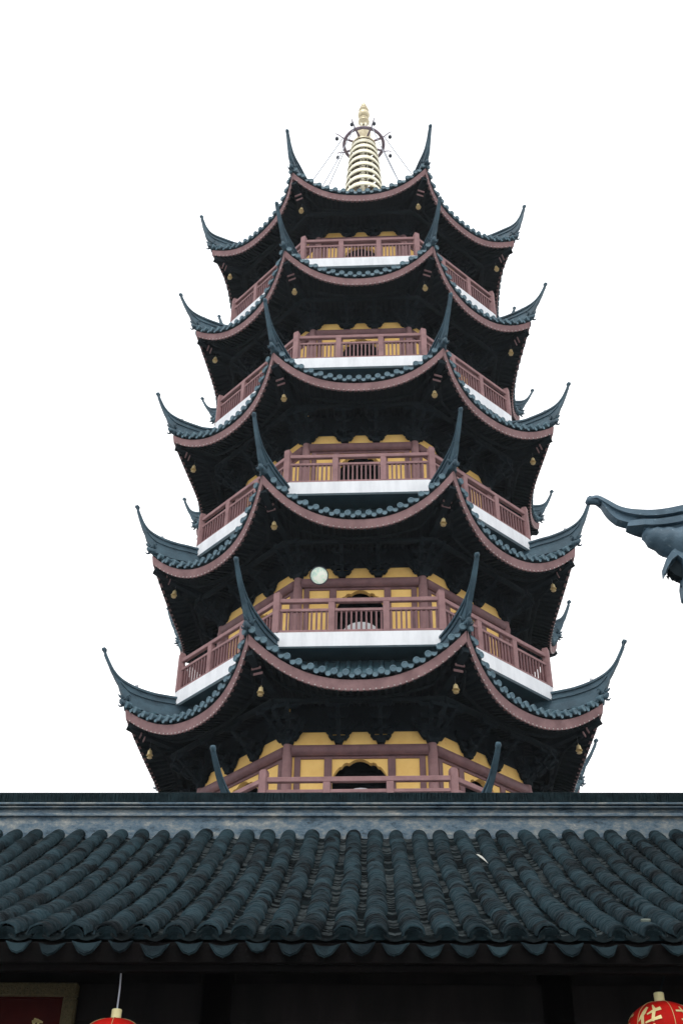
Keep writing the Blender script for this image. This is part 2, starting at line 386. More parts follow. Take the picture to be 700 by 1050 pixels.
    ho=mb.build('hip_ridge',M['ridge'],root); ho.rotation_euler=(0,0,radians(-67.5)); spin(ho,k)
    # ornament at the corner: a small upturned beast with open mouth and curls
    mb=MB(); mb.smooth=True; cx=E.Rc+.02; cz=E.zc+.42
    mb.tube([(cx-.30,0,cz+.02),(cx-.05,0,cz+.02),(cx+.12,0,cz+.05),(cx+.20,0,cz+.13)],lambda i:(.10,.12,.085,.04)[i],10,side=(0,1,0))
    mb.tube([(cx+.05,0,cz+.12),(cx+.14,0,cz+.20),(cx+.22,0,cz+.22),(cx+.27,0,cz+.27)],lambda i:(.06,.05,.035,.012)[i],8,side=(0,1,0))
    for sx in (-1,1):
        mb.tube([(cx-.02,sx*.09,cz+.08),(cx+.04,sx*.14,cz+.16),(cx+.0,sx*.15,cz+.24),(cx-.06,sx*.13,cz+.2)],lambda i:(.035,.032,.02,.01)[i],6)
        mb.tube([(cx+.1,sx*.05,cz-.02),(cx+.18,sx*.08,cz-.04),(cx+.23,sx*.08,cz+.01)],lambda i:(.035,.025,.01)[i],6)
        mb.lathe([(0,-.03),(.022,-.02),(.03,0),(.022,.02),(0,.03)],(cx+.10,sx*.075,cz+.12),8)
    o=mb.build('corner_beast',M['ridge'],root); o.rotation_euler=(0,0,radians(-67.5)); spin(o,k)
    # little lamp on the ridge
    if not E.top:
        mb=MB(); mb.smooth=True; j=min(range(N),key=lambda i:abs(top[i][0]-(E.Rc-.22))); c=Vector(pts[j])+Vector((0,0,.05))
        mb.lathe([(0,-.05),(.03,-.05),(.03,-.01),(.045,.01),(.045,.05),(.02,.075),(0,.08)],c,10)
        o=mb.build('ridge_lamp',M['white'],root); o.rotation_euler=(0,0,radians(-67.5)); spin(o,k)
    return E,root

def dougong(mb, x, y0, z0, out=(0,-1), tiers=3, s=1.0):
    """bracket cluster: base block, crossing arms stepping outwards; out = outward direction in plan"""
    o=Vector((out[0],out[1],0)); tr=Vector((-out[1],out[0],0)); c=Vector((x,y0,0))
    def bx(u0,u1,v0,v1,za,zb,ch=0):
        # u along transverse, v outwards; lower corners cut back when ch
        P=[]
        for z,cc in ((za,ch),(zb,0)):
            for u,v in ((u0+cc,v0),(u1-cc,v0),(u1-cc,v1),(u0+cc,v1)): P.append(c+tr*u+o*v+Vector((0,0,z)))
        mb.add(P,[(0,3,2,1),(4,5,6,7),(0,1,5,4),(1,2,6,5),(2,3,7,6),(3,0,4,7)])
    def arm_out(v1,za,zb):
        P=[]
        for u in (-.045*s,.045*s):
            for v,z in ((-.05,za),(v1-.12,za),(v1-.02,za+.07),(v1+.03,zb),(-.05,zb)): P.append(c+tr*u+o*v+Vector((0,0,z)))
        mb.add(P,[(0,1,2,3,4),(9,8,7,6,5)]+[(i,(i+1)%5,(i+1)%5+5,i+5) for i in range(5)])
    bx(-.13*s,.13*s,-.03,.14,z0,z0+.14,.05)
    z=z0+.12
    for j in range(tiers):
        L=(.26+.10*j)*s
        bx(-L,L,.0,.09,z,z+.10,.07)
        for u in (-L+.05,L-.05): bx(u-.055,u+.055,-.01,.11,z+.10,z+.165,.02)
        v=.27*(j+1)
        arm_out(v,z,z+.11)
        Lo=(.20+.05*j)*s
        bx(-Lo,Lo,v-.045,v+.045,z+.165,z+.25,.06)
        bx(-.055,.055,v-.055,v+.055,z+.10,z+.165,.02)
        for u in (-Lo+.04,Lo-.04): bx(u-.05,u+.05,v-.05,v+.05,z+.25,z+.30,.015)
        z+=.17

def storey(k):
    wR,bR,fl=ST[k]; aw=wR*cos(pi/8); hw=wR*sin(pi/8); E=Eave(k+1)
    ztop=E.z0+.52; zb0=fl+2.06; zb1=fl+2.38
    if k==0: zb0,zb1=E.z0-.95,E.z0-.62
    sc=hw/1.77
    # yellow wall with a cusped arch opening in each face
    mb=MB(); th=.16; y=-aw
    ow=.68*sc; spring=zb0-.50; apex=zb0-.05
    for x0,x1,z0,z1 in ((-hw,-ow,fl,ztop),(ow,hw,fl,ztop),(-ow,ow,zb0,ztop)): mb.box(x0,x1,y,y+th,z0,z1)
    n=44
    AU=[0,.14,.27,.40,.43,.58,.67,.70,.80,.90,1.0]; AH=[1,.97,.88,.72,.80,.74,.50,.58,.42,.20,-.08]
    def arch(t):
        u=min(1,abs(t)/ow)
        for q in range(10):
            if u<=AU[q+1]: f=(u-AU[q])/(AU[q+1]-AU[q]); return spring+(apex-spring)*(AH[q]*(1-f)+AH[q+1]*f)
        return spring
    for i in range(n):
        t0=-ow+2*ow*i/n; t1=-ow+2*ow*(i+1)/n; a0=min(arch(t0),zb0-.01); a1=min(arch(t1),zb0-.01)
        mb.add([(t0,y,a0),(t1,y,a1),(t1,y,zb0),(t0,y,zb0),(t0,y+th,a0),(t1,y+th,a1),(t1,y+th,zb0),(t0,y+th,zb0)],[(0,1,2,3),(7,6,5,4),(0,4,5,1)])
    V=list(mb.v);F=list(mb.f)
    for r in range(1,8):
        Mr=Matrix.Rotation(radians(45*r),3,'Z'); mb.add([Mr@Vector(v) for v in V],F)
    root=mb.build('storey_wall',M['yellow'],PAG)
    # dark-coloured core standing in for the unlit room inside
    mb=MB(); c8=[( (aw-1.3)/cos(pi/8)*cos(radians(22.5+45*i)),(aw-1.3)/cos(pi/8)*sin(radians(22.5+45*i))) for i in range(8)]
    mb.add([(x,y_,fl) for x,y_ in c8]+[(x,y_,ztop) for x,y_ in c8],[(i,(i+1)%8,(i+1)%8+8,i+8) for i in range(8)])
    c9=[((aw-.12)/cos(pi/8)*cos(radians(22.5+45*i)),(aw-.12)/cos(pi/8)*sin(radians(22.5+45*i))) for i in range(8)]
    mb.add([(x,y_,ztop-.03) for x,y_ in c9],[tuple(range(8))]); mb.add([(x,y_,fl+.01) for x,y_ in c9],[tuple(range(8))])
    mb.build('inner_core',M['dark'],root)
    # round topped pale door screen inside each opening
    mb=MB(); R=.60*sc; zt=fl+(1.42 if k==2 else 1.22); pol=[(-R,fl+.02)]+[(-R*cos(pi*i/16),zt-R+R*sin(pi*i/16)) for i in range(17)]+[(R,fl+.02)]
    mb.prism(pol,-aw+.36,-aw+.42); mb.box(-.012,.012,-aw+.345,-aw+.359,fl+.02,zt-.02)
    o=mb.build('door_screen',M['white'],root); spin(o,k)
    # timber frame of the face
    mb=MB(); f=-aw-.045
    for t in (-.775*sc,.775*sc): mb.cbox(t-.095,t+.095,f,-aw+.02,fl,zb0,.012)
    for t in (-1.525*sc,1.525*sc): mb.cbox(t-.075,t+.075,f,-aw+.02,fl,zb0,.012)
    for t0,t1 in ((-1.45*sc,-.87*sc),(.87*sc,1.45*sc)):
        mb.cbox(t0,t1,f+.015,-aw+.02,fl+.30,fl+.52,.01); mb.cbox(t0,t1,f+.015,-aw+.02,fl,fl+.10,.01)
    mb.cbox(-1.6*sc,1.6*sc,f+.01,-aw+.02,zb0-.05,zb0+.03,.01)
    mb.cbox(-1.6*sc,1.6*sc,f+.005,-aw+.02,fl-.02,fl+.06,.01)
    o=mb.build('window_frame',M['frame'],root); spin(o,k)
    mb=MB(); mb.smooth=True
    mb.tube([(-hw+.1,-aw-.03,(zb0+zb1)/2),(hw-.1,-aw-.03,(zb0+zb1)/2)],.15,12,side=(0,1,0)); mb.smooth=False
    mb.box(-hw+.08,hw-.08,-aw-.10,-aw+.01,zb0+.02,zb0+.10)
    o=mb.build('lintel',M['frame'],root); spin(o,k)
    mb=MB(); mb.smooth=True
    mb.lathe([(0,fl),(.15,fl),(.15,fl+.08),(.125,fl+.10),(.125,zb0-.15),(.115,zb1+.04),(0,zb1+.04)],(wR+.02,0,0),18)
    o=mb.build('column',M['rail'],root); o.rotation_euler=(0,0,radians(-67.5)); spin(o,k)
    # bracket clusters
    mb=MB()
    for t in (-.52*sc,.52*sc): dougong(mb,t,-aw-.02,zb1+.0)
    o=mb.build('bracket_set',M['brack'],root); spin(o,k)
    mb=MB(); dougong(mb,wR,0,zb1,(1,0),3,1.25)
    dougong(mb,wR-.02,0,zb1,(cos(radians(22.5)),sin(radians(22.5))),3,1.0); dougong(mb,wR-.02,0,zb1,(cos(radians(-22.5)),sin(radians(-22.5))),3,1.0)
    o=mb.build('corner_bracket',M['brack'],root); o.rotation_euler=(0,0,radians(-67.5)); spin(o,k)
    # frieze of dark boards above the yellow strip
    mb=MB(); mb.box(-hw+.02,hw-.02,-aw-.03,-aw-.002,zb1+.36,ztop-.02); o=mb.build('frieze_board',M['dark'],root); spin(o,k)
    return root

def balcony(k):
    wR,bR,fl=ST[k]; ab=bR*cos(pi/8); hb=bR*sin(pi/8); th=.42
    def octo(R): return [(R*cos(radians(22.5+45*i)),R*sin(radians(22.5+45*i))) for i in range(8)]
    mb=MB(); O=octo(bR); I=octo(wR-.1)
    mb.add([(x,y,fl-th) for x,y in O]+[(x,y,fl) for x,y in O],[(i,(i+1)%8,(i+1)%8+8,i+8) for i in range(8)])
    O2=octo(bR-.0); mb.add([(x,y,fl) for x,y in O]+[(x,y,fl) for x,y in I],[(i,(i+1)%8,(i+1)%8+8,i+8) for i in range(8)])
    O3=octo(bR-.10); mb.add([(x,y,fl-th) for x,y in O]+[(x,y,fl-th) for x,y in O3],[(i,(i+1)%8,(i+1)%8+8,i+8) for i in range(8)])
    root=mb.build('balcony',M['white'],PAG)
    mb=MB(); I=octo(bR-1.6); mb.add([(x,y,fl-th+.02) for x,y in O3]+[(x,y,fl-th+.02) for x,y in I],[(i,(i+1)%8,(i+1)%8+8,i+8) for i in range(8)])
    mb.add([(x,y,fl-th) for x,y in O3]+[(x,y,fl-th+.03) for x,y in O3],[(i,(i+1)%8,(i+1)%8+8,i+8) for i in range(8)])
    J=octo(bR-.85); J2=octo(bR-.95); mb.add([(x,y,fl-th+.02) for x,y in J]+[(x,y,fl-th-.35) for x,y in J2],[(i,(i+1)%8,(i+1)%8+8,i+8) for i in range(8)])
    mb.build('slab_underside',M['teal'],root)
    pr=bR-.09; ap=pr*cos(pi/8); hp=pr*sin(pi/8)
    mb=MB(); mb.cbox(pr-.09,pr+.09,-.09,.09,fl-.005,fl+1.22,.015); mb.cbox(pr-.075,pr+.075,-.075,.075,fl+1.215,fl+1.25,.01)
    o=mb.build('corner_post',M['rail'],root); o.rotation_euler=(0,0,radians(-67.5)); spin(o,k)
    mb=MB(); y=-ap
    mb.cbox(-hp+.06,hp-.06,y-.055,y+.055,fl+.93,fl+1.06,.015)
    mb.cbox(-hp+.06,hp-.06,y-.042,y+.042,fl+.66,fl+.75,.012)
    mb.cbox(-hp+.06,hp-.06,y-.042,y+.042,fl+.02,fl+.10,.012)
    for t in (-hp/3,hp/3): mb.cbox(t-.085,t+.085,y-.075,y+.075,fl-.004,fl+.925,.012)
    mb.mi=1
    for b in range(3):
        x0=-hp+2*hp/3*b; 
        for q in range(1,11):
            t=x0+2*hp/3*q/11; 
            if abs(abs(t)-hp)<.12: continue
            w=.024; yy=y; mb.box(t-w,t+w,yy-w,yy+w,fl+.09,fl+.67)
    o=mb.build('railing',[M['rail'],M['baluster']],root); spin(o,k)
    return root

EV={}
for k in range(1,8): EV[k],_=eave_roof(k)
for k in range(0,7): storey(k)
for k in range(1,7): balcony(k)
# stone podium under the tower
mb=MB(); O=[(6.6*cos(radians(22.5+45*i)),6.6*sin(radians(22.5+45*i))) for i in range(8)]
mb.add([(x,y,0) for x,y in O]+[(x,y,.25) for x,y in O],[(i,(i+1)%8,(i+1)%8+8,i+8) for i in range(8)]+[tuple(range(8,16))])
mb.build('podium',M['stone'],PAG)

# ---- spire
mb=MB(); mb.smooth=True; z=38.0+ZO
mb.lathe([(0.0,z),(.95,z),(.95,z+.3),(1.05,z+.38),(.9,z+.5),(.85,z+.9),(1.0,z+1.0),(.95,z+1.3),(.6,z+1.5),(.30,z+1.8),(.20,z+2.2),(.17,z+6.0),(.24,z+6.3),(.20,z+6.5)],(0,0,0),24)
spire=mb.build('spire',M['gold'],PAG)
zz=[40.30,40.83,41.35,41.86,42.36,42.85,43.30,43.72]
for i,z in enumerate(zz):
    z+=ZO; r=.83-.034*i
    mb=MB(); mb.smooth=True
    mb.lathe([(r-.03,z-.17),(r+.01,z-.20),(r+.03,z-.17),(r+.01,z-.02),(r-.03,z+.10),(r-.06,z+.12)],(0,0,0),40)
    mb.mi=1; mb.lathe([(r-.031,z-.17),(r-.061,z+.12)],(0,0,0),40)  # inner shell coloured dark to imitate shade in the gaps
    mb.smooth=False
    for a in range(8):
        c,s_=cos(a*pi/4+.2),sin(a*pi/4+.2); mb.bar((.25*c,.25*s_,z-.02),((r-.04)*c,(r-.04)*s_,z-.02),.05,.07)
    mb.build('spire_ring',[M['gold'],M['gold_dark']],spire)
# cone over the rings, wheel, petals, vase and ball
mb=MB(); mb.smooth=True; z=44.0+ZO
mb.lathe([(.54,z-.05),(.56,z+.02),(.42,z+.12),(.22,z+.2),(.12,z+.35),(.12,z+.45),(.20,z+.62),(.30,z+.85),(.32,z+.95),(.20,z+1.0),(.11,z+1.08)],(0,0,0),24)
mb.build('vase',M['gold2'],spire)
mb=MB(); mb.smooth=True; z=44.15+ZO
mb.torus((0,0,z),.88,.075,56,8,1.0)
mb.smooth=False
for a in range(8):
    c,s=cos(a*pi/4+pi/8),sin(a*pi/4+pi/8)
    mb.bar((.16*c,.16*s,z+.02),(.83*c,.83*s,z),.075,.07)
mb.build('wheel',M['wheel'],spire)
for a in range(8):
    c,s=cos(a*pi/4+pi/8),sin(a*pi/4+pi/8)
    mb=MB(); mb.smooth=True
    mb.tube([(.88*c,.88*s,z),(1.02*c,1.02*s,z+.05),(1.2*c,1.2*s,z+.16),(1.34*c,1.34*s,z+.20)],lambda i:(.03,.028,.024,.016)[i],6)
    mb.tube([(1.27*c,1.27*s,z+.16),(1.27*c,1.27*s,z-.08)],.008,4)
    o=mb.build('wheel_arm',M['wheel'],spire)
    mb=MB(); mb.smooth=True; mb.lathe([(0,.09),(.05,.085),(.08,.03),(.085,-.02),(.06,-.08),(0,-.09)],(1.27*c,1.27*s,z-.17),12)
    mb.build('hanging_bead',M['iron'],spire)
mb=MB(); mb.smooth=True
for a in range(10):
    c,s=cos(a*pi/5),sin(a*pi/5); z=45.25+ZO
    mb.tube([(.10*c,.10*s,z-.1),(.25*c,.25*s,z-.02),(.33*c,.33*s,z+.1),(.30*c,.30*s,z+.22)],lambda i:(.05,.06,.05,.015)[i],6)
mb.build('gilt_petals',M['gold'],spire)
mb=MB(); mb.smooth=True; z=46.46+ZO
pr=[(.09,z-.80),(.10,z-.66),(.24,z-.58),(.26,z-.53),(.12,z-.48),(.11,z-.42),(.20,z-.36),(.20,z-.32),(.12,z-.29)]+[(max(.001,.27*cos(b)),z+.28*sin(b)) for b in [radians(x) for x in range(-62,91,14)]][:-1]
pr+=[(.09,z+.28),(.22,z+.34),(.23,z+.38),(.09,z+.44),(.08,z+.50),(.17,z+.56),(.17,z+.60),(.07,z+.66),(.12,z+.78),(.05,z+.90),(.03,z+1.0),(.0,z+1.25)]
mb.lathe(pr,(0,0,0),24); mb.build('finial_ball',M['gold2'],spire)
for a in range(8):
    th=radians(-67.5+45*a); c,s=cos(th),sin(th)
    p=Vector((1.0*c,1.0*s,44.15+ZO)); q=Vector((4.2*c,4.2*s,35.45+ZO)); pts=[]
    for i in range(13):
        u=i/12; v=p.lerp(q,u); v.z-=.25*4*u*(1-u)*.6; pts.append(v)
    mb=MB(); mb.tube(pts,.020,5); mb.build('stay_chain',M['chain'],spire)

# ---- wind bells under the eave corners (things of their own)
names={7:'topmost eave',6:'second eave from the top',5:'third eave from the top',4:'fourth eave from the top',3:'fifth eave from the top'}
corner={-112.5:'front left corner',-67.5:'front right corner',-22.5:'outer right corner',-157.5:'outer left corner'}
def bell_meshes():
    b=MB(); b.smooth=True
    b.lathe([(0,.0),(.035,-.005),(.07,-.03),(.085,-.08),(.09,-.14),(.11,-.20),(.135,-.235),(.125,-.24),(.10,-.20),(.08,-.14),(.07,-.06),(0,-.03)],(0,0,0),18)
    b.tube([(0,0,-.01),(.02,0,.03),(0,0,.06),(-.02,0,.03),(0,0,-.01)],.009,6)
    c=MB(); c.tube([(0,0,-.05),(0,0,-.30)],.008,5); c.smooth=True
    c.lathe([(0,-.285),(.05,-.295),(.105,-.335),(.09,-.35),(.0,-.33)],(0,0,0),12)
    h=MB(); h.tube([(0,0,.05),(0,0,.34)],.008,5)
    return b,c,h
first=None
phi=radians(-1.69331)
for k in (7,6,5,4,3):
    E=EV[k]
    for an in corner:
        R=E.Rc-.76; a=radians(an)+phi; loc=(R*cos(a),30+R*sin(a),E.zc-.78)
        if first is None:
            first=empty('wind_bell',loc); b,c,h=bell_meshes(); b.build('bell_body',M['brass'],first); c.build('clapper',M['brass'],first); h.build('hanger',M['iron'],first); t=first; t.scale=(.68,.68,.68)
        else:
            t=first.copy(); COL.objects.link(t); t.location=loc
            for ch in kids(first): c=ch.copy(); COL.objects.link(c); c.parent=t
        t.rotation_euler=(random.uniform(-.08,.08),random.uniform(-.08,.08),random.uniform(0,3))
        tag(t,'small brass wind bell under the %s of the %s'%(corner[an],names[k]),'wind bell','wind bells hanging from the pagoda eaves')

# ---- round lamp hung in front of the balcony doors
def Pl(t,a,z):   # pagoda front-face coordinates -> world
    th=-pi/2+phi; return Vector((a*cos(th)-t*sin(th),30+a*sin(th)+t*cos(th),z+ZO))
lp=Pl(-1.07,5.0,17.33); L0=empty('round_floodlight',lp)
tag(L0,'round pale floodlight hanging under the fourth eave, above the lowest full balcony','floodlight')
d=(Vector((0,0,ZO))-lp).normalized()
mb=MB(); mb.smooth=True; mb.lathe([(0,-.20),(.10,-.19),(.20,-.10),(.255,-.02),(.255,.02),(.235,.03),(.225,.0)],(0,0,0),28,d); mb.build('housing',M['iron'],L0)
mb=MB(); mb.smooth=True; mb.lathe([(0,.03),(.10,.026),(.18,.014),(.228,.0)],(0,0,0),28,d); mb.build('lens',M['lamp'],L0)
mb=MB(); mb.tube([-d*.15+Vector((0,0,0)),-d*.15+Vector((0,0,.30)),Vector((0,.1,1.45))],.010,6); mb.build('hanging_rod',M['dark'],L0)

# ------------------------------------------------------------------ front gate hall
GA=radians(-.39)
GH=empty('gate_hall',(0,0,0),GA)
tag(GH,'long low hall across the foreground with a weathered grey tiled roof','hall')
S=.25; X0=.035; NR=29
Ye=8.45; Yt=12.85
def gz(y):
    u=y-Ye; return ZO+2.65+.455*u+.0272*u*u
rng=random.Random(3)
def roof_front(sign=1,full=True):
    """cover rolls and pan tiles of one slope; sign -1 is the back slope (mirrored about the ridge)"""
    yc=12.98
    def Y(y): return y if sign>0 else 2*yc-y
    roll=MB(); pan=MB()
    sl=.075 if full else .40
    for i in range(-NR,NR+1):
        x=X0+S*i; wob=rng.uniform(-.007,.007); ph=rng.uniform(0,6); 
        n=int((Yt-Ye)/ (sl*.87)); 
        for j in range(n):
            y0=Ye+(Yt-Ye)*j/n; y1=Ye+(Yt-Ye)*(j+1)/n+.012
            jx=wob+.009*sin(y0*2.1+ph)+.004*sin(y0*6.3+ph*2)+rng.uniform(-.003,.003); jz=rng.uniform(-.0015,.0025)+.003*sin(y0*8.5+ph*3); sk=rng.uniform(-.004,.004)
            r0=.088+rng.choice((-.001,.0,.001,.002,.005))+.003*sin(y0*8.5+ph*3); r1=r0-rng.uniform(.002,.005)
            m=8; vs=[]
            for q,(yy,r,dz) in enumerate(((y0,r0-.012,-.004),(y0,r0,0),(y1,r1,0))):
                for b in range(m+1):
                    a=pi*b/m; nz=(1+(.03 if q<2 else 0)*sin(b*2.3+i*3.1+j*1.7))
                    yy2=yy+(rng.uniform(-.005,.005) if (q<2 and full) else 0)
                    vs.append((x+jx+sk*q+r*cos(a)*nz,Y(yy2),gz(yy)+.005+jz+dz+r*.95*sin(a)*nz))
            fs=[]
            for q in range(2):
                for b in range(m): fs.append((q*(m+1)+b,q*(m+1)+b+1,(q+1)*(m+1)+b+1,(q+1)*(m+1)+b))
            roll.smooth=True; roll.add(vs,fs)
        # pans
        xp=x+S/2; ps=.048 if full else .4; n=int((Yt-Ye)/ps)
        for j in range(n):
            y0=Ye-.03+(Yt-Ye+.03)*j/n; y1=Ye-.03+(Yt-Ye+.03)*(j+1)/n+.012; jz=rng.uniform(-.004,.004); tl=rng.uniform(-.004,.004); vs=[]
            for (yy,dz) in ((y0,-.004),(y0,.014),(y1,0)):
                for b in range(5):
                    u=-1+b/2; vs.append((xp+u*.085,Y(yy),gz(yy)+jz+dz-.035+.035*u*u+tl*u))
            fs=[]
            for q in range(2):
                for b in range(4): fs.append((q*5+b,q*5+b+1,(q+1)*5+b+1,(q+1)*5+b))
            pan.smooth=False; pan.mi=1 if (full and j>4 and rng.random()<.5) else 0; pan.add(vs,fs[:4]); pan.mi=0; pan.add(vs,fs[4:])
    return roll,pan
# rough stack of tile bits closing each roll end
ra,pa=roof_front(1,True); troof=pa.build('tiled_roof',[M['gpan'],M['glip']],GH,rec=False); ra.build('cover_tiles',M['groll'],troof,rec=False)
rb,pb=roof_front(-1,False); tr2=pb.build('tiled_roof',M['gpan'],GH,rec=False); rb.build('cover_tiles',M['groll'],tr2,rec=False)
# roll ends
mb=MB()
for i in range(-NR,NR+1):
    x=X0+S*i; z=gz(Ye)
    for q in range(5):
        r=.086-.012*q; y=Ye+.004+.012*q*0+rng.uniform(0,.006)+.01*q
        pts=[(x+r*cos(pi*b/8)*(1+rng.uniform(-.03,.03)),y,z-.012+r*.95*sin(pi*b/8)) for b in range(9)]; r2=r-.010
        p2=[(x+r2*cos(pi*b/8),y+.004,z-.012+r2*.95*sin(pi*b/8)) for b in range(9)]
        mb.add(pts+p2,[(b,b+1,b+10,b+9) for b in range(8)])
    pol=[(x+.03*cos(pi*b/8),z-.012+.03*sin(pi*b/8)) for b in range(9)]
    mb.add([(a,Ye+.055,c) for a,c in [(x+.08*cos(pi*b/8),z-.012+.08*sin(pi*b/8)) for b in range(9)]],[tuple(range(9))])
mb.build('roll_ends',M['gcap'],troof)
# pointed drip tiles between the rolls, each its own slant
mb=MB()
for i in range(-NR,NR+1):
    x=X0+S*i+S/2; z=gz(Ye)-.055+rng.uniform(-.014,.010); y=Ye-.035; tl=rng.uniform(-.14,.14); s=rng.uniform(.86,1.06)
    N=14; out=[]
    for b in range(N+1):
        u=-1+2*b/N; out.append((u*.104*s,-.112*s*(1-abs(u)**1.8)*(1-.05*sin(3*pi*abs(u)))))
    topc=[(u*.112*s,-.028*(1-u*u)+.006) for u in [1-2*b/8 for b in range(9)]]
    poly=[(x+px+tl*pz,z+pz) for px,pz in out+topc[1:-1]]
    # the plate leans outward at its foot
    n=len(poly); vs=[(px,y-.35*(z-pz),pz) for px,pz in poly]+[(px,y+.018-.35*(z-pz),pz) for px,pz in poly]
    mb.add(vs,[tuple(range(n)),tuple(range(2*n-1,n-1,-1))]+[(q,q+n,(q+1)%n+n,(q+1)%n) for q in range(n)])
    # raised rim and boss
    rim=[(px*.82,pz*.80-.010) for px,pz in out]
    mb.tube([(x+px+tl*pz,y-.35*(-pz)-.003,z+pz) for px,pz in rim],.0045,4,side=None,cap=False)
mb.build('drip_tiles',M['gdrip'],troof)
# roof boards under the tiles and eave boards, rafters
W=NR*S+.2
mb=MB(); ny=10
for s in (1,-1):
    for j in range(ny):
        y0=Ye+.02+(Yt-Ye+.1)*j/ny; y1=Ye+.02+(Yt-Ye+.1)*(j+1)/ny; f=(lambda y:y) if s>0 else (lambda y:2*12.98-y)
        mb.add([(-W,f(y0),gz(y0)-.06),(W,f(y0),gz(y0)-.06),(W,f(y1),gz(y1)-.06),(-W,f(y1),gz(y1)-.06)],[(0,1,2,3)])
        mb.add([(-W,f(y0),gz(y0)-.11),(W,f(y0),gz(y0)-.11),(W,f(y1),gz(y1)-.11),(-W,f(y1),gz(y1)-.11)],[(0,1,2,3)])
mb.build('roof_boards',M['gwood'],GH)
mb=MB(); z=gz(Ye)-.105
mb.cbox(-W,W,Ye-.005,Ye+.045,z-.09,z+.055,.006); mb.box(-W,W,Ye+.05,Ye+.12,z-.13,z-.02)
mb.build('eave_board',M['gwood_red'],GH)
mb=MB()
for i in range(int(-W/.22),int(W/.22)+1):
    x=i*.22; pts=[(x,y,gz(y)-.165) for y in (Ye+.08,9.2,10.0,11.0)]
    mb.sweep(pts,lambda i:[(-.035,-.045),(.035,-.045),(.035,.045),(-.035,.045)],side=(1,0,0))
ro=mb.build('rafters',M['gwood'],GH)
# ridge: stained plaster wall, mouldings, tile-on-edge cap
ym=12.98; zr=gz(Yt)+.0
mb=MB(); mb.box(-W,W,ym-.13,ym+.13,zr-.12,zr+.235)
ridge=mb.build('roof_ridge',M['plaster'],GH)
mb=MB(); mb.smooth=False
for z0,z1,d in ((.235,.275,.165),(.275,.335,.13),(.335,.352,.18),(.352,.372,.14),(.372,.398,.19)):
    mb.cbox(-W,W,ym-d,ym+d,zr+z0,zr+z1,.006)
mb.build('ridge_moulding',M['plaster'],ridge)
mb=MB(); x=-W
mb.box(-W,W,ym-.10,ym+.10,zr+.395,zr+.47)
while x<W:
    w=rng.uniform(.011,.017); h=rng.uniform(.121,.126); d=.165+rng.uniform(-.012,.010); l=rng.uniform(-.004,.004)
    P=[]
    for sy in (-1,1):
        for (xx,zz_) in ((x,.398),(x+w*.82,.398),(x+w*.82+l,.398+h),(x+l,.398+h)): P.append((xx,ym+sy*d,zr+zz_))
    mb.add(P,[(0,1,2,3),(7,6,5,4),(0,4,5,1),(1,5,6,2),(2,6,7,3),(3,7,4,0)]); x+=w
mb.build('ridge_cap_tiles',M['gcap'],ridge,rec=False)
mb=MB(); mb.cbox(-W,W,ym-.15,ym+.15,zr+.522,zr+.54,.006); mb.build('ridge_cap_course',M['gcap'],ridge)
# timber front below the eave
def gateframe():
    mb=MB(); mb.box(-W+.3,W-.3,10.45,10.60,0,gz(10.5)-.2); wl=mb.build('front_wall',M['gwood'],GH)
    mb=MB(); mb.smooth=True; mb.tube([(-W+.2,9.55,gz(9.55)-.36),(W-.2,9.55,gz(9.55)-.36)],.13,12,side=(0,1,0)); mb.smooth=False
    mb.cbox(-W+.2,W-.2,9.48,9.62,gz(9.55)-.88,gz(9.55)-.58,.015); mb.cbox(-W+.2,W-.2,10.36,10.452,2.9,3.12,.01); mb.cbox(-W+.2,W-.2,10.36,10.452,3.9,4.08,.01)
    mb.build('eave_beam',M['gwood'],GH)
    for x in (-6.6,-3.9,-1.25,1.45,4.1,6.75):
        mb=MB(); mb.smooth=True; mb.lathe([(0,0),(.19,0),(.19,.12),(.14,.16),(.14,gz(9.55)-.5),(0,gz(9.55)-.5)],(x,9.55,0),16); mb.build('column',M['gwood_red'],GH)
    # lattice panels
    for x in (-5.25,-2.55,.1,2.8,5.4):
        mb=MB(); 
        for i in range(13): xx=x-1.1+2.2*i/12; mb.box(xx-.012,xx+.012,10.42,10.45,1.0,2.9)
        for i in range(10): z=1.0+1.9*i/9; mb.box(x-1.1,x+1.1,10.424,10.446,z-.012,z+.012)
        mb.build('lattice_window',M['gwood_red'],GH)
    mb=MB(); mb.box(-W+.3,W-.3,15.4,15.55,0,gz(2*12.98-15.4)-.2)
    for x in (-W+.3,W-.45): mb.prism([(0,0),(1,0),(1,1),(0,1)],0,.0)
    mb.build('rear_wall',M['gwood'],GH)
    for x in (-W+.30,W-.45):
        mb=MB(); ys=[10.6,11.4,12.2,12.98,13.76,14.56,15.4]
        top=[(y,gz(y if y<12.98 else 2*12.98-y)-.13) for y in ys]
        pol=[(ys[0],0),(ys[-1],0)]+top[::-1]; n=len(pol)
        mb.add([(x,a,b) for a,b in pol]+[(x+.15,a,b) for a,b in pol],[tuple(range(n)),tuple(range(2*n-1,n-1,-1))]+[(i,i+n,(i+1)%n+n,(i+1)%n) for i in range(n)])
        mb.build('gable_wall',M['plaster'],GH)
gateframe()

# ------------------------------------------------------------------ camera frame maths (used once, to set real positions)
F=1164.01; PITCH=radians(37.88454822); ROLL=radians(-.78036); YAW=radians(-1.47198614)
cy,sy=cos(YAW),sin(YAW); cp,sn=cos(PITCH),sin(PITCH); cr,sr=cos(ROLL),sin(ROLL)
vx=Vector((cy,-sy,0)); vy=Vector((sy,cy,0)); vz=Vector((0,0,1))
fwd=vy*cp+vz*sn; u_=-vy*sn+vz*cp
right=vx*cr-u_*sr; up=vx*sr+u_*cr
def ray(px,py,y):
    """world point seen at a pixel of the photo, at world distance y"""
    d=right*((px-350)/F)+up*((525-py)/F)+fwd
    return d*(y/d.y)+Vector((0,0,ZO))

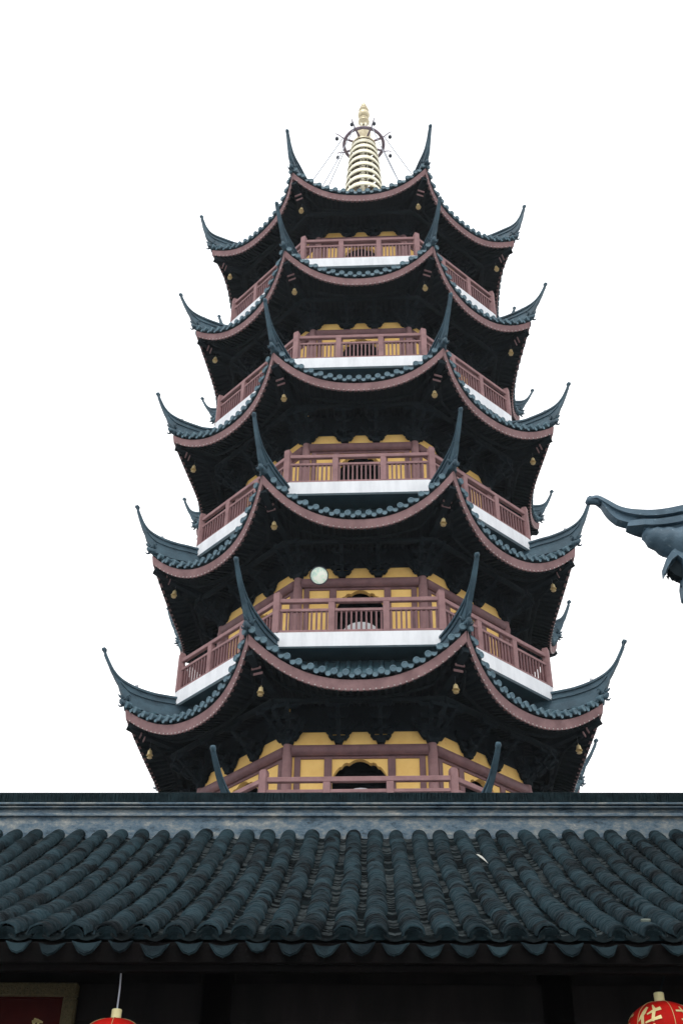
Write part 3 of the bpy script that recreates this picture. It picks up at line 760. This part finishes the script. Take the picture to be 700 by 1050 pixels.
# plaque on the left
pt0=ray(82,1009,9.36)
PQ=empty('name_plaque',(pt0.x,9.36,pt0.z)); tag(PQ,'dark red board in a dull gold frame under the hall eave at the left','plaque')
mb=MB(); w=1.75; h=.85; fw=.105
for (x0,x1,z0,z1) in ((-w,0,-fw,0),(-w,0,-h,-h+fw),(-w,-w+fw,-h+fw,-fw),(-fw,0,-h+fw,-fw)): mb.cbox(x0,x1,-.05,.03,z0,z1,.012)
mb.build('frame',M['gold_frame'],PQ)
mb=MB(); mb.box(-w+.05,-.05,-.01,.028,-h+.05,-.05); mb.box(-w+fw,-fw,-.035,-.012,-fw-.012,-fw-.002); 
mb.build('board',M['plaque_red'],PQ)
def stroke(mb,pts,ws,f,lift=.003):
    """brush stroke ribbon; f maps (u,v) to 3D with lift"""
    n=len(pts); vs=[]
    for i in range(n):
        a=Vector(pts[max(i-1,0)]); b=Vector(pts[min(i+1,n-1)]); d=(b-a).normalized(); nn=Vector((-d.y,d.x))*ws[i]/2
        p=Vector(pts[i]); vs+= [f(*(p+nn),lift),f(*(p-nn),lift)]
    mb.add(vs,[(2*i,2*i+1,2*i+3,2*i+2) for i in range(n-1)])
mb=MB()
def fp(u,v,l): return (u,-.012-l,v)
q=ray(38,1050,9.345)-Vector((pt0.x,9.36,pt0.z)); gx,gzz=q.x,q.z
for pts,ws in (([(-.045,.04),(.0,.05),(.05,.035)],(.02,.03,.012)),([(-.02,.07),(-.03,0),(-.06,-.07)],(.02,.025,.01)),([(.01,.05),(.015,-.02),(.06,-.08)],(.02,.02,.03)),([(-.05,-.0),(.0,.01),(.05,-.005)],(.015,.02,.015))):
    stroke(mb,[(gx+a*.9,gzz-.02+b*.9) for a,b in pts],[x*.9 for x in ws],fp)
mb.build('lettering',M['gold_letter'],PQ)

# red lanterns
def lantern(px,py_top,y,label,R,letters,strt,cm='string'):
    top=ray(px,py_top,y); H=R*.82
    c=Vector((top.x,top.y,top.z-H))
    T=empty('red_lantern',c); tag(T,label,'lantern','red lanterns hanging under the hall eave')
    mb=MB(); mb.smooth=True; NV,NU=20,64
    def srf(az,el,l=0):
        rib=1-.012*abs(sin(az*12))*cos(el)**.5 if l==0 else 1.0
        return Vector(((R+l)*rib*cos(el)**.92*sin(az) if cos(el)>0 else 0,-(R+l)*rib*max(cos(el),0)**.92*cos(az),(H+l)*sin(el)))
    vs=[srf(2*pi*i/NU,-pi/2+.13+(pi-.26)*j/NV) for j in range(NV+1) for i in range(NU)]
    mb.add(vs,[(j*NU+i,j*NU+(i+1)%NU,(j+1)*NU+(i+1)%NU,(j+1)*NU+i) for j in range(NV) for i in range(NU)])
    sh=mb.build('silk_shade',M['lantern'],T)
    mb=MB(); mb.smooth=True
    mb.lathe([(0,H+.066),(.034,H+.066),(.037,H+.062),(.037,H-.015),(.05,H-.02),(.06,H-.03),(0,H-.03)],(0,0,0),20)
    mb.build('cap',M['cap'],T)
    mb=MB(); mb.smooth=True; mb.lathe([(0,-H-.04),(.05,-H-.04),(.06,-H+.02),(0,-H+.02)],(0,0,0),20); mb.build('base_cap',M['cap'],T)
    mb=MB()
    for az in [radians(a) for a in range(5,365,60)]:
        pts=[srf(az,-1.4+2.8*i/20,.002) for i in range(21)]
        mb.sweep(pts,lambda i:[(-.0016,-.001),(.0016,-.001),(.0016,.0015),(-.0016,.0015)])
    mb.build('gold_seam',M['gold_letter'],T)
    mb=MB(); a=Vector((0,0,H+.05)); b=Vector(strt)-c
    mb.tube([a,a.lerp(b,.5)+Vector((.004,0,0)),b],.006,6); mb.build('cord',M[cm],T)
    mb=MB(); rr=random.Random(5)
    for i in range(60):
        th=2*pi*i/60; r=.03+.012*rr.random(); mb.tube([(r*.5*cos(th),r*.5*sin(th),-H-.04),(r*cos(th),r*sin(th),-H-.12),(r*1.1*cos(th),r*1.1*sin(th),-H-.33-rr.random()*.03)],.0028,4)
    mb.build('tassel',M['lantern'],T)
    if letters:
        mb=MB()
        for az0,glyph in letters:
            for pts,ws in glyph:
                # refine the polyline so it hugs the shade
                P=[];Wd=[]
                for i in range(len(pts)-1):
                    for s in range(5):
                        t=s/5; P.append((pts[i][0]*(1-t)+pts[i+1][0]*t,pts[i][1]*(1-t)+pts[i+1][1]*t)); Wd.append(.95*(ws[i]*(1-t)+ws[i+1]*t))
                P.append(pts[-1]); Wd.append(.95*ws[-1])
                stroke(mb,P,Wd,lambda u,v,l:srf(radians(az0)+u*.58,v*.72+.06,.003))
        mb.build('lettering',M['gold_letter'],T)
    return T
jia=[([(-.28,.92),(-.40,.60),(-.66,.22)],(.20,.26,.05)),([(-.45,.45),(-.42,0),(-.44,-.75)],(.18,.16,.10)),
     ([(.02,1.02),(.18,.72),(.08,.12)],(.08,.19,.14)),([(-.20,.48),(.1,.62),(.52,.76)],(.08,.14,.22)),([(-.28,.10),(.1,.20),(.5,.30)],(.08,.12,.18)),
     ([(.13,.02),(.13,-.3),(.12,-.62)],(.10,.12,.10)),([(-.15,-.22),(.1,-.19),(.45,-.16)],(.08,.10,.13)),([(-.32,-.66),(.1,-.62),(.65,-.62)],(.10,.12,.18))]
jie=[([(-.60,.60),(0,.64),(.60,.66)],(.10,.12,.16)),([(-.25,.88),(-.22,.66),(-.20,.40)],(.12,.12,.06)),([(.24,.90),(.22,.66),(.16,.42)],(.12,.12,.06)),
     ([(-.45,.18),(.1,.22),(.42,.26),(.40,-.2),(.28,-.40)],(.08,.10,.13,.10,.05)),([(-.08,.20),(-.08,-.3),(-.10,-.85)],(.10,.13,.06))]
lantern(676,1028,8.75,'red round lantern with gold brush characters hanging at the right end under the eave',.265,[(-31,jia),(31,jie),(89,jia),(149,jie),(-91,jie),(-151,jia)],ray(684,985,8.72),'dark')
T2=lantern(119,1045,8.75,'red round lantern on a pale cord hanging beside the red plaque on the left',.265,[],ray(125,990,8.70))

# leaf and bits lying on the roof
def roofpt(px,py,lift=.1):
    best=None
    for i in range(400):
        y=Ye+(Yt-Ye)*i/399; p=ray(px,py,y); e=abs(p.z-gz(y)-.06)
        if best is None or e<best[0]: best=(e,p)
    return best[1]+Vector((0,0,.055))
p=roofpt(493,890); mb=MB(); pl=[(-.06,0),(-.035,.014),(.0,.018),(.035,.011),(.085,0),(.035,-.008),(0,-.012),(-.035,-.008)]
mb.add([(x,y,.012*cos(x*20)) for x,y in pl]+[(x,y,.012*cos(x*20)-.003) for x,y in pl],[tuple(range(8)),tuple(range(15,7,-1))]+[(i,(i+1)%8,(i+1)%8+8,i+8) for i in range(8)])
o=mb.build('fallen_leaf',M['leaf']); o.location=p+Vector((0,-.05,.03)); o.rotation_euler=(radians(60),radians(38),0); tag(o,'pale curled leaf lying across the tiles right of the middle of the roof','leaf')

for nm,px,py,rz,lab,m_ in (('tile_fragment',428,925,.3,'broken tile piece lying in a channel of the front roof below its middle',M['gdrip']),('tile_fragment',662,957,-.2,'pale lichen covered tile chip at the eave edge of the front roof on the right',M['moss'])):
    p=roofpt(px,py); mb=MB(); mb.add([(x,y,z) for z in (0,.014) for x,y in ((-.035,-.02),(.03,-.02),(.035,.01),(.005,.022),(-.03,.015))],[(4,3,2,1,0),(5,6,7,8,9)]+[(i,(i+1)%5,(i+1)%5+5,i+5) for i in range(5)])
    o=mb.build(nm,m_); o.location=p+Vector((0,-.04,.02)); o.rotation_euler=(.45,.05,rz); tag(o,lab,'tile piece')

# ------------------------------------------------------------------ neighbouring hall, its upturned corner on the right
NYD=9.0
NH=empty('side_hall',ray(705,640,NYD).xy.to_3d()+Vector((0,0,0))); base=NH.location.copy()
tag(NH,'nearby hall showing only its blue grey upturned roof corner at the right edge','hall')
def nb(px,py): return ray(px,py,NYD)-base
M['nridge']=mat('blue_grey_ridge',(.075,.135,.185),(.040,.078,.11),4,.6,.3,30,spots=((.16,.22,.26),16,.60))
def catmull(P,m=5):
    out=[]
    for i in range(len(P)-1):
        p0=P[max(i-1,0)];p1=P[i];p2=P[i+1];p3=P[min(i+2,len(P)-1)]
        for j in range(m):
            t=j/m; out.append(.5*((2*p1)+(-p0+p2)*t+(2*p0-5*p1+4*p2-p3)*t*t+(-p0+3*p1-3*p2+p3)*t**3))
    out.append(P[-1]); return out
tp=[nb(*q) for q in ((604,511),(612,510),(622,515),(634,522),(648,526),(665,527),(682,525),(702,521))]
tp+= [tp[-1]+Vector((.5,0,.10)),tp[-1]+Vector((1.3,0,.42)),tp[-1]+Vector((2.4,0,1.0)),tp[-1]+Vector((3.6,0,1.75)),tp[-1]+Vector((5.2,0,2.8))]
tp=catmull(tp,4); x0=tp[0].x; n=len(tp)
def nf(i): return min(1,(tp[i].x-x0)/.45)
mb=MB(); mb.smooth=False
def sec1(i):
    f=nf(i); w=.05+.06*f; h=.045+.055*f
    return [(-w,-h),(w,-h),(w,-.03),(w*.6,0),(-w*.6,0),(-w,-.03)]
mb.sweep(tp,sec1,side=(0,1,0))
i0=[i for i in range(n) if tp[i].x-x0>.13]; P2=[tp[i] for i in i0]
mb.sweep(P2,lambda j:[(-.055,-.07-.10*min(1,j/6)),(.055,-.07-.10*min(1,j/6)),(.055,-.03),(-.055,-.03)] ,side=(0,1,0))
i1=[i for i in range(n) if tp[i].x-x0>.36]; P3=[tp[i] for i in i1]
mb.sweep(P3,lambda j:[(-.05-.06*min(1,j/3),-.215),(.05+.06*min(1,j/3),-.215),(.05+.06*min(1,j/3),-.145),(-.05-.06*min(1,j/3),-.145)],side=(0,1,0))
i2=[i for i in range(n) if tp[i].x-x0>.46]; P4=[tp[i] for i in i2]
mb.sweep(P4,lambda j:[(-.06,-.23-.05*min(1,j/4)),(.06,-.23-.05*min(1,j/4)),(.06,-.2),(-.06,-.2)],side=(0,1,0))
# rolled scroll under the tip
mb.smooth=True; c=nb(606,516); mb.tube([c+Vector((-.035,0,-.0)),c+Vector((-.02,0,.03)),c+Vector((.04,0,.03)),c+Vector((.09,0,-.01))],lambda i:(.032,.045,.045,.03)[i],10,side=(0,1,0))
mb.build('horn_ridge',M['nridge'],NH)
# bulging body under the ridge and the beast head beneath
mb=MB(); mb.smooth=True
P=catmull([nb(*q) for q in ((660,546),(672,552),(692,558),(712,561),(735,562))],5)
mb.tube(P,lambda i:.05+.14*min(1,(i/12))**.8+.008*sin(i*1.9),18,side=(0,1,0))
P=[nb(*q) for q in ((682,566),(692,578),(706,590),(722,600))]
mb.build('ridge_foot',M['nridge'],NH)
mb=MB(); mb.smooth=True
prof=[(686,571),(694,565),(704,562),(716,564),(722,580),(716,602),(708,618),(700,612),(698,600),(699,588),(697,579),(692,575),(686,580),(681,589),(680,580)]
pol=[nb(*q) for q in prof]; m=len(pol)
for s in (-1,1): pass
mb.smooth=False
mb.add([p+Vector((0,-.10,0)) for p in pol]+[p+Vector((0,.10,0)) for p in pol],[tuple(range(m)),tuple(range(2*m-1,m-1,-1))]+[(i,(i+1)%m,(i+1)%m+m,i+m) for i in range(m)])
mb.smooth=True
mb.tube([nb(*q) for q in ((681,589),(686,580),(692,575),(697,579),(699,590),(698,602))],.014,6)
mb.mi=1; mb.smooth=False
mb.add([nb(*q)+Vector((0,dy,0)) for dy in (-.05,.05) for q in ((684,586),(692,577),(697,582),(699,596),(690,592))],[(0,1,2,3,4),(9,8,7,6,5)]+[(i,(i+1)%5,(i+1)%5+5,i+5) for i in range(5)])
for q in (684,688,692,696): 
    c=nb(q,591+(q-684)*.35); mb.lathe([(.016,0),(.0,-.045)],c,6)
mb.build('beast_head',[M['nridge'],M['dark']],NH)
# roof slopes, eave and walls beyond the frame
C=nb(728,575); A=tp[-1]
mb=MB(); mb.smooth=False
Lr=6.0
def slope(sg):
    e=Vector((.62,sg*.785,0)).normalized()
    for i in range(24):
        for j in range(8):
            q=[]
            for ii,jj in ((i,j),(i+1,j),(i+1,j+1),(i,j+1)):
                u=ii/24; w=jj/8
                E0=C+e*(Lr*u)+Vector((0,0,-.35*(1-(1-u)**2.2)))
                H0=Vector((C.x+(A.x-C.x)*min(1,u*1.0),C.y,C.z+(A.z-.3-C.z)*u**1.2))
                p=H0.lerp(E0,w); p.z-=.18*4*w*(1-w)*u; q.append(p)
            mb.add(q,[(0,1,2,3)])
    for i in range(1,20):
        u=i/20; E0=C+e*(Lr*u)+Vector((0,0,-.35*(1-(1-u)**2.2))); H0=Vector((C.x+(A.x-C.x)*u,C.y,C.z+(A.z-.3-C.z)*u**1.2))
        pts=[]
        for w in range(7):
            p=H0.lerp(E0,w/6); p.z-=.18*4*(w/6)*(1-w/6)*u; p.z+=.01; pts.append(p)
        mb.tube(pts,.07,8)
for sg in (-1,1): slope(sg)
mb.build('tiled_roof',M['tile'],NH)
mb=MB()
for sg in (-1,1):
    e=Vector((.62,sg*.785,0)).normalized(); pts=[C+e*(Lr*i/12)+Vector((0,0,-.35*(1-(1-i/12)**2.2)-.12)) for i in range(13)]
    mb.sweep(pts,lambda i:[(-.03,-.1),(.03,-.1),(.03,.09),(-.03,.09)])
mb.build('eave_board',M['fascia'],NH)
mb=MB(); c=C+Vector((1.2,0,0)); e1=Vector((.62,.785,0)).normalized()*2.7; e2=Vector((.62,-.785,0)).normalized()*2.7; zt=C.z-.30
q=[c,c+e1,c+e1+e2,c+e2]
mb.add([(p.x,p.y,-base.z) for p in q]+[(p.x,p.y,zt) for p in q],[(0,1,5,4),(1,2,6,5),(2,3,7,6),(3,0,4,7),(4,5,6,7)])
mb.build('wall',M['yellow'],NH)
mb=MB(); mb.smooth=True
for p in q: mb2=MB(); mb2.smooth=True; mb2.lathe([(0,-base.z),(.17,-base.z),(.15,zt),(0,zt)],(p.x,p.y,0),14); mb2.build('column',M['rail'],NH)

# ------------------------------------------------------------------ ground
mb=MB(); mb.add([(-300,-300,0),(300,-300,0),(300,400,0),(-300,400,0)],[(0,1,2,3)]); tag(mb.build('ground',M['pave']),kind='structure')

# thin haze round the whole place
mb=MB(); mb.box(-305,305,-305,405,-1,52); hz=mb.build('haze',[]); tag(hz,kind='stuff')
hm=bpy.data.materials.new('thin_haze'); hm.use_nodes=True; hn=hm.node_tree; hn.nodes.remove(hn.nodes['Principled BSDF'])
pv=hn.nodes.new('ShaderNodeVolumePrincipled'); pv.inputs['Color'].default_value=(.86,.93,1,1); pv.inputs['Density'].default_value=.00028; pv.inputs['Anisotropy'].default_value=.2
hn.links.new(pv.outputs[0],hn.nodes['Material Output'].inputs['Volume']); hz.data.materials.append(hm)

# ------------------------------------------------------------------ sky, sun, camera
w=bpy.data.worlds.new('World'); scene.world=w; w.use_nodes=True; nt=w.node_tree; N=nt.nodes; L=nt.links
bg=N['Background']; bg.inputs['Strength'].default_value=.1
sky=N.new('ShaderNodeTexSky'); sky.sky_type='NISHITA'; sky.sun_disc=False; sky.sun_elevation=radians(56); sky.sun_rotation=radians(195); sky.dust_density=3
tc=N.new('ShaderNodeTexCoord'); no=N.new('ShaderNodeTexNoise'); no.inputs['Scale'].default_value=1.3; no.inputs['Detail'].default_value=5; L.new(tc.outputs['Generated'],no.inputs['Vector'])
rp=N.new('ShaderNodeValToRGB'); rp.color_ramp.elements[0].position=.3; rp.color_ramp.elements[0].color=(.86,.89,.93,1); rp.color_ramp.elements[1].position=.6; rp.color_ramp.elements[1].color=(1,1,1,1); L.new(no.outputs[0],rp.inputs[0])
sc=N.new('ShaderNodeVectorMath'); sc.operation='SCALE'; sc.inputs['Scale'].default_value=16.5; L.new(rp.outputs[0],sc.inputs[0])
mx=N.new('ShaderNodeMix'); mx.data_type='RGBA'; mx.inputs[0].default_value=.93; L.new(sky.outputs[0],mx.inputs[6]); L.new(sc.outputs[0],mx.inputs[7]); L.new(mx.outputs[2],bg.inputs['Color'])
sl=bpy.data.lights.new('sun','SUN'); sl.energy=1.5; sl.angle=radians(20); sl.color=(1,.97,.93)
so=bpy.data.objects.new('sun',sl); COL.objects.link(so)
el=radians(56); az=radians(195)   # compass: behind the camera, slightly left
sd=Vector((sin(az)*cos(el),cos(az)*cos(el),sin(el))); so.rotation_euler=sd.to_track_quat('Z','Y').to_euler(); so.location=(0,-10,40)
cam=bpy.data.cameras.new('camera'); co=bpy.data.objects.new('camera',cam); COL.objects.link(co); scene.camera=co
m=Matrix((right,up,-fwd)).transposed().to_4x4(); m.translation=Vector((0,0,ZO)); co.matrix_world=m
cam.sensor_fit='VERTICAL'; cam.sensor_height=36; cam.sensor_width=24; cam.lens=F/1050*36; cam.clip_end=2000; cam.clip_start=.05
scene.view_settings.view_transform='Standard'; scene.view_settings.look='None'; scene.view_settings.gamma=1; scene.view_settings.exposure=0
scene.render.resolution_x=682; scene.render.resolution_y=1024
